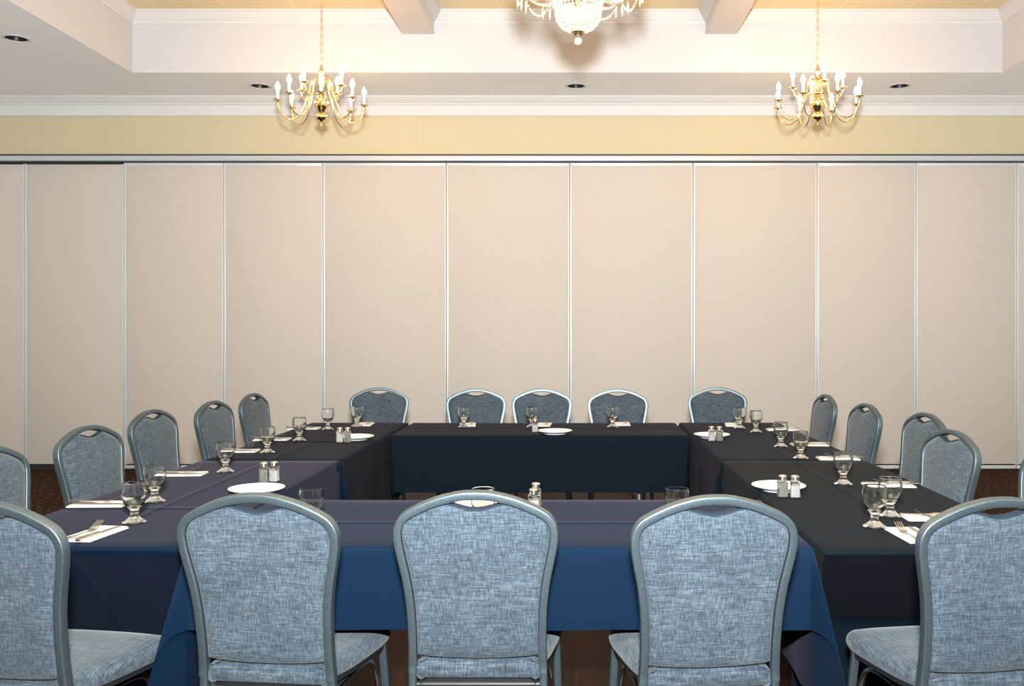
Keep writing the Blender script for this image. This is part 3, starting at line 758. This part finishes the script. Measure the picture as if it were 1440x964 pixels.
# ------------------------------------------------------------------ brass chandeliers
def arm_path(pts, ang):
    c, s = math.cos(ang), math.sin(ang)
    return [(p.x*c, p.x*s, p.y) for p in catmull([Vector(q) for q in pts], 5)]
LOW = [(.018,.335),(.034,.372),(.058,.376),(.082,.335),(.105,.235),(.145,.125),(.195,.06),(.25,.045),(.30,.075),(.328,.13),(.335,.185)]
UPP = [(.018,.37),(.034,.40),(.055,.40),(.075,.36),(.092,.29),(.118,.235),(.150,.222),(.180,.245),(.197,.28),(.20,.302)]
def brass_chandelier(x, y, z, a_low, a_up, label):
    t = empty('brass_chandelier', (x, y, z)); tag(t, label, 'chandelier', 'polished brass candle chandeliers')
    bm = bmesh.new()
    lathe(bm, [(0,0),(.006,.004),(.009,.014),(.005,.024),(.004,.034),(.012,.044),(.034,.050),(.047,.060),(.052,.074),(.050,.086),(.034,.098),(.024,.11),(.034,.125),(.054,.150),(.062,.180),(.055,.212),(.036,.236),(.026,.25),(.034,.258),(.034,.264),(.018,.272),(.014,.30),(.022,.33),(.024,.36),(.014,.385),(.010,.41),(.018,.43),(.022,.447),(.014,.465),(.008,.48),(.006,.50),(0,.505)], 24)
    obj('column', bm, 'brass', t, 50)
    top = UPZ-z
    # links of the chain
    bm = bmesh.new(); zz = .498; k = 0
    while zz < top-.03:
        pts = []
        for q in range(12):
            a = 2*PI*q/12; u, w = .0075*math.cos(a), .019*math.sin(a)
            pts.append(((u, 0, zz+.017+w) if k % 2 else (0, u, zz+.017+w)))
        P = [Vector(p) for p in pts]; ax = Vector((0,1,0)) if k % 2 else Vector((1,0,0)); rings = []
        cc = Vector((0,0,zz+.017))
        for p in P:
            n = (p-cc).normalized(); rings.append([p+(n*math.cos(2*PI*j/6)+ax*math.sin(2*PI*j/6))*.0022 for j in range(6)])
        loft(bm, rings, True, False, False, True)
        zz += .031; k += 1
    obj('chain', bm, 'brass', t, 60)
    bm = bmesh.new(); lathe(bm, [(0,top-.045),(.012,top-.042),(.02,top-.03),(.05,top-.012),(.062,top-.002),(.062,top),(0,top)], 28); obj('ceiling_canopy', bm, 'brass', t, 40)
    for n, off, prof in ((8, a_low, LOW), (4, a_up, UPP)):
        for i in range(n):
            a = math.radians(off)+2*PI*i/n
            bm = bmesh.new(); tube(bm, arm_path(prof, a), .0052, 8); arm = obj('arm', bm, 'brass', t, 60)
            r, h = prof[-1]; ex, ey = r*math.cos(a), r*math.sin(a)
            bm = bmesh.new(); lathe(bm, [(0,-.012),(.008,-.010),(.012,0),(.030,.003),(.036,.007),(.0365,.0095),(.030,.0075),(.013,.006),(.013,.02),(0,.02)], 20, ex, ey, h); obj('drip_pan', bm, 'brass', arm, 40)
            bm = bmesh.new(); lathe(bm, [(.0105,.008),(.0105,.082),(.008,.085),(0,.085)], 16, ex, ey, h); obj('candle_sleeve', bm, 'sleeve', arm, 40)
            bm = bmesh.new(); lathe(bm, [(.007,.084),(.013,.092),(.018,.105),(.018,.116),(.013,.132),(.006,.147),(0,.155)], 12, ex, ey, h); obj('bulb', bm, 'bulb', arm, 60)
    return t
YC = 7.3; sc = F/YC
brass_chandelier((452-CX)/sc, YC, CAMZ+(CY-178)/sc, 15, 66, 'polished brass candle chandelier with twelve lit bulbs on the left')
brass_chandelier((1150-CX)/sc, YC, CAMZ+(CY-177.5)/sc, 11, 0, 'polished brass candle chandelier with twelve lit bulbs on the right')

# ------------------------------------------------------------------ crystal chandelier
def gem(bm, c, r, rz=1.0, seg=6):
    c = Vector(c); rows = [[bm.verts.new(c+Vector((0,0,-r*rz)))], [bm.verts.new(c+Vector((r*.8*math.cos(2*PI*k/seg), r*.8*math.sin(2*PI*k/seg), -r*rz*.35))) for k in range(seg)],
            [bm.verts.new(c+Vector((r*.8*math.cos(2*PI*k/seg), r*.8*math.sin(2*PI*k/seg), r*rz*.35))) for k in range(seg)], [bm.verts.new(c+Vector((0,0,r*rz)))]]
    for k in range(seg):
        q = (k+1) % seg
        bm.faces.new((rows[0][0], rows[1][q], rows[1][k])); bm.faces.new((rows[1][k], rows[1][q], rows[2][q], rows[2][k])); bm.faces.new((rows[2][k], rows[2][q], rows[3][0]))
def crystal_chandelier(x, y):
    t = empty('crystal_chandelier', (x, y, 0)); tag(t, 'sparkling crystal basket chandelier at the top centre with bead swags and a hanging ball', 'chandelier')
    zb = 2.957                                   # bottom of the basket
    bm = bmesh.new()
    prof = [(.030,.010),(.056,.018),(.080,.032),(.098,.050),(.110,.070),(.116,.092),(.119,.114),(.121,.136),(.126,.157),(.134,.175)]
    for i, (r, h) in enumerate(prof):
        n = max(10, int(2*PI*r/.021))
        for k in range(n):
            a = 2*PI*(k+.5*(i % 2))/n; gem(bm, (r*math.cos(a), r*math.sin(a), zb+h), .0100, 1.15)
    obj('crystal_basket', bm, 'crystal', t, 0)
    bm = bmesh.new()
    for r, h in ((.033,.003),(.136,.186)):
        ring = [(r*math.cos(2*PI*k/36), r*math.sin(2*PI*k/36), zb+h) for k in range(36)]
        rr = []
        for k in range(36):
            a = 2*PI*k/36; rr.append([(ring[k][0]+.004*math.cos(q)*math.cos(a), ring[k][1]+.004*math.cos(q)*math.sin(a), ring[k][2]+.006*math.sin(q)) for q in (0, PI/2, PI, 1.5*PI)])
        loft(bm, rr, True, False, False, True)
    lathe(bm, [(0,-.016),(.004,-.014),(.005,-.008),(.012,-.004),(.016,.0),(.033,.004),(.033,.008),(0,.010)], 24, 0, 0, zb)
    obj('basket_frame', bm, 'brass', t, 40)
    bm = bmesh.new()
    segs, rws, r = 12, 7, .021; rows = []
    for i in range(rws+1):
        p = PI*i/rws
        rows.append([bm.verts.new((0,0,zb-.042-r*math.cos(p)))] if i in (0, rws) else [bm.verts.new((r*math.sin(p)*math.cos(2*PI*(k+.5*(i%2))/segs), r*math.sin(p)*math.sin(2*PI*(k+.5*(i%2))/segs), zb-.042-r*math.cos(p))) for k in range(segs)])
    for a, b in zip(rows, rows[1:]):
        for k in range(segs):
            u = []
            for v in (a[k%len(a)], a[(k+1)%segs%len(a)], b[(k+1)%segs%len(b)], b[k%len(b)]):
                if v not in u: u.append(v)
            if len(u) > 2: bm.faces.new(u)
    obj('finial_ball', bm, 'crystal', t, 0)
    bm = bmesh.new(); lathe(bm, [(0,zb+.01),(.010,zb+.012),(.010,zb+.3),(.03,zb+.34),(.045,zb+.40),(.03,zb+.46),(.012,zb+.50),(.012,zb+.66),(.03,zb+.70),(.03,zb+.73),(.008,zb+.78),(.006,UPZ-.04),(.05,UPZ-.015),(.07,UPZ-.002),(.07,UPZ),(0,UPZ)], 20)
    obj('stem', bm, 'brass', t, 45)
    for k in range(6):                           # the lamps inside the basket
        a = 2*PI*k/6; bm = bmesh.new(); lathe(bm, [(0,-.022),(.012,-.018),(.020,-.006),(.020,.006),(.012,.020),(.008,.03),(0,.032)], 12, .062*math.cos(a), .062*math.sin(a), zb+.10); obj('basket_bulb', bm, 'basket_bulb', t, 60)
    na = 10
    for k in range(na):
        a = 2*PI*(k+.25)/na; c, s = math.cos(a), math.sin(a)
        bm = bmesh.new(); tube(bm, arm_path([(.03,zb+.40),(.09,zb+.34),(.17,zb+.25),(.25,zb+.215),(.315,zb+.235),(.335,zb+.275)], a), .007, 8); arm = obj('arm', bm, 'glass', t, 60)
        ex, ey, h = .335*c, .335*s, zb+.275
        bm = bmesh.new(); lathe(bm, [(0,-.012),(.010,-.010),(.016,0),(.040,.006),(.046,.012),(.044,.014),(.014,.008),(.013,.02),(0,.02)], 16, ex, ey, h); obj('drip_pan', bm, 'crystal', arm, 30)
        bm = bmesh.new(); lathe(bm, [(.0105,.01),(.0105,.08),(0,.083)], 12, ex, ey, h); obj('candle_sleeve', bm, 'sleeve', arm, 40)
        bm = bmesh.new(); lathe(bm, [(.006,.082),(.0145,.10),(.0155,.112),(.010,.132),(.004,.146),(0,.15)], 12, ex, ey, h); obj('bulb', bm, 'crystal_bulb', arm, 60)
        bm = bmesh.new()
        for q in (-.13, .0, .13):                # long prisms under every pan
            gem(bm, (.345*math.cos(a+q), .345*math.sin(a+q), h-.020), .007, 1.0); gem(bm, (.345*math.cos(a+q), .345*math.sin(a+q), h-.068), .0085, 4.6, 5)
        obj('prism_drops', bm, 'crystal', arm, 0)
        # swags of beads: to the next pan and in to the basket rim
        a2 = 2*PI*(k+1.25)/na; bm = bmesh.new()
        p0, p1 = Vector((ex, ey, h-.01)), Vector((.335*math.cos(a2), .335*math.sin(a2), h-.01)); n = 16
        for j in range(1, n):
            u = j/n; p = p0.lerp(p1, u); p.z -= .095*(1-(2*u-1)**2); gem(bm, p, .0075)
        for da in (-.14, .14):
            p1 = Vector((.136*math.cos(a+da), .136*math.sin(a+da), zb+.182))
            for j in range(1, 15):
                u = j/15; p = p0.lerp(p1, u); p.z -= .035*(1-(2*u-1)**2); gem(bm, p, .0066)
        obj('bead_swag', bm, 'crystal', t, 0)
        bm = bmesh.new()                         # long strands from the top crown down to the arms
        p0, p1 = Vector((.03*c, .03*s, zb+.715)), Vector((.30*c, .30*s, zb+.262))
        for j in range(26):
            u = j/25; p = p0.lerp(p1, u); p.z -= .10*(1-(2*u-1)**2); gem(bm, p, .0075)
        obj('bead_strand', bm, 'crystal', t, 0)
YX = 4.77
crystal_chandelier((813-CX)*YX/F, YX)

# ------------------------------------------------------------------ light
w = bpy.data.worlds.new('world'); S.world = w; w.use_nodes = True
w.node_tree.nodes['Background'].inputs[0].default_value = (.5,.5,.5,1); w.node_tree.nodes['Background'].inputs[1].default_value = .0
def area(name, loc, rot, size, power, col, shape='DISK'):
    l = bpy.data.lights.new(name, 'AREA'); l.shape = shape; l.size = size; l.energy = power; l.color = col
    o = bpy.data.objects.new(name, l); COL.objects.link(o); o.location = loc; o.rotation_euler = rot; return o
# the photographer's flash, held just above the camera and tipped upwards
area('camera_flash', (.0, -.05, CAMZ+.44), (PI/2+math.radians(40), 0, 0), .22, 900, (.90,.96,1.0))

S.view_settings.view_transform = 'Standard'; S.view_settings.look = 'None'; S.view_settings.gamma = 1; S.view_settings.use_curve_mapping = False
S.view_settings.exposure = .08
c = S.cycles
c.use_denoising = True
try: c.denoiser = 'OPENIMAGEDENOISE'
except Exception: pass
c.max_bounces = 14; c.transmission_bounces = 12; c.diffuse_bounces = 5; c.glossy_bounces = 5; c.transparent_max_bounces = 8
c.sample_clamp_indirect = 6; c.caustics_refractive = True; c.caustics_reflective = False
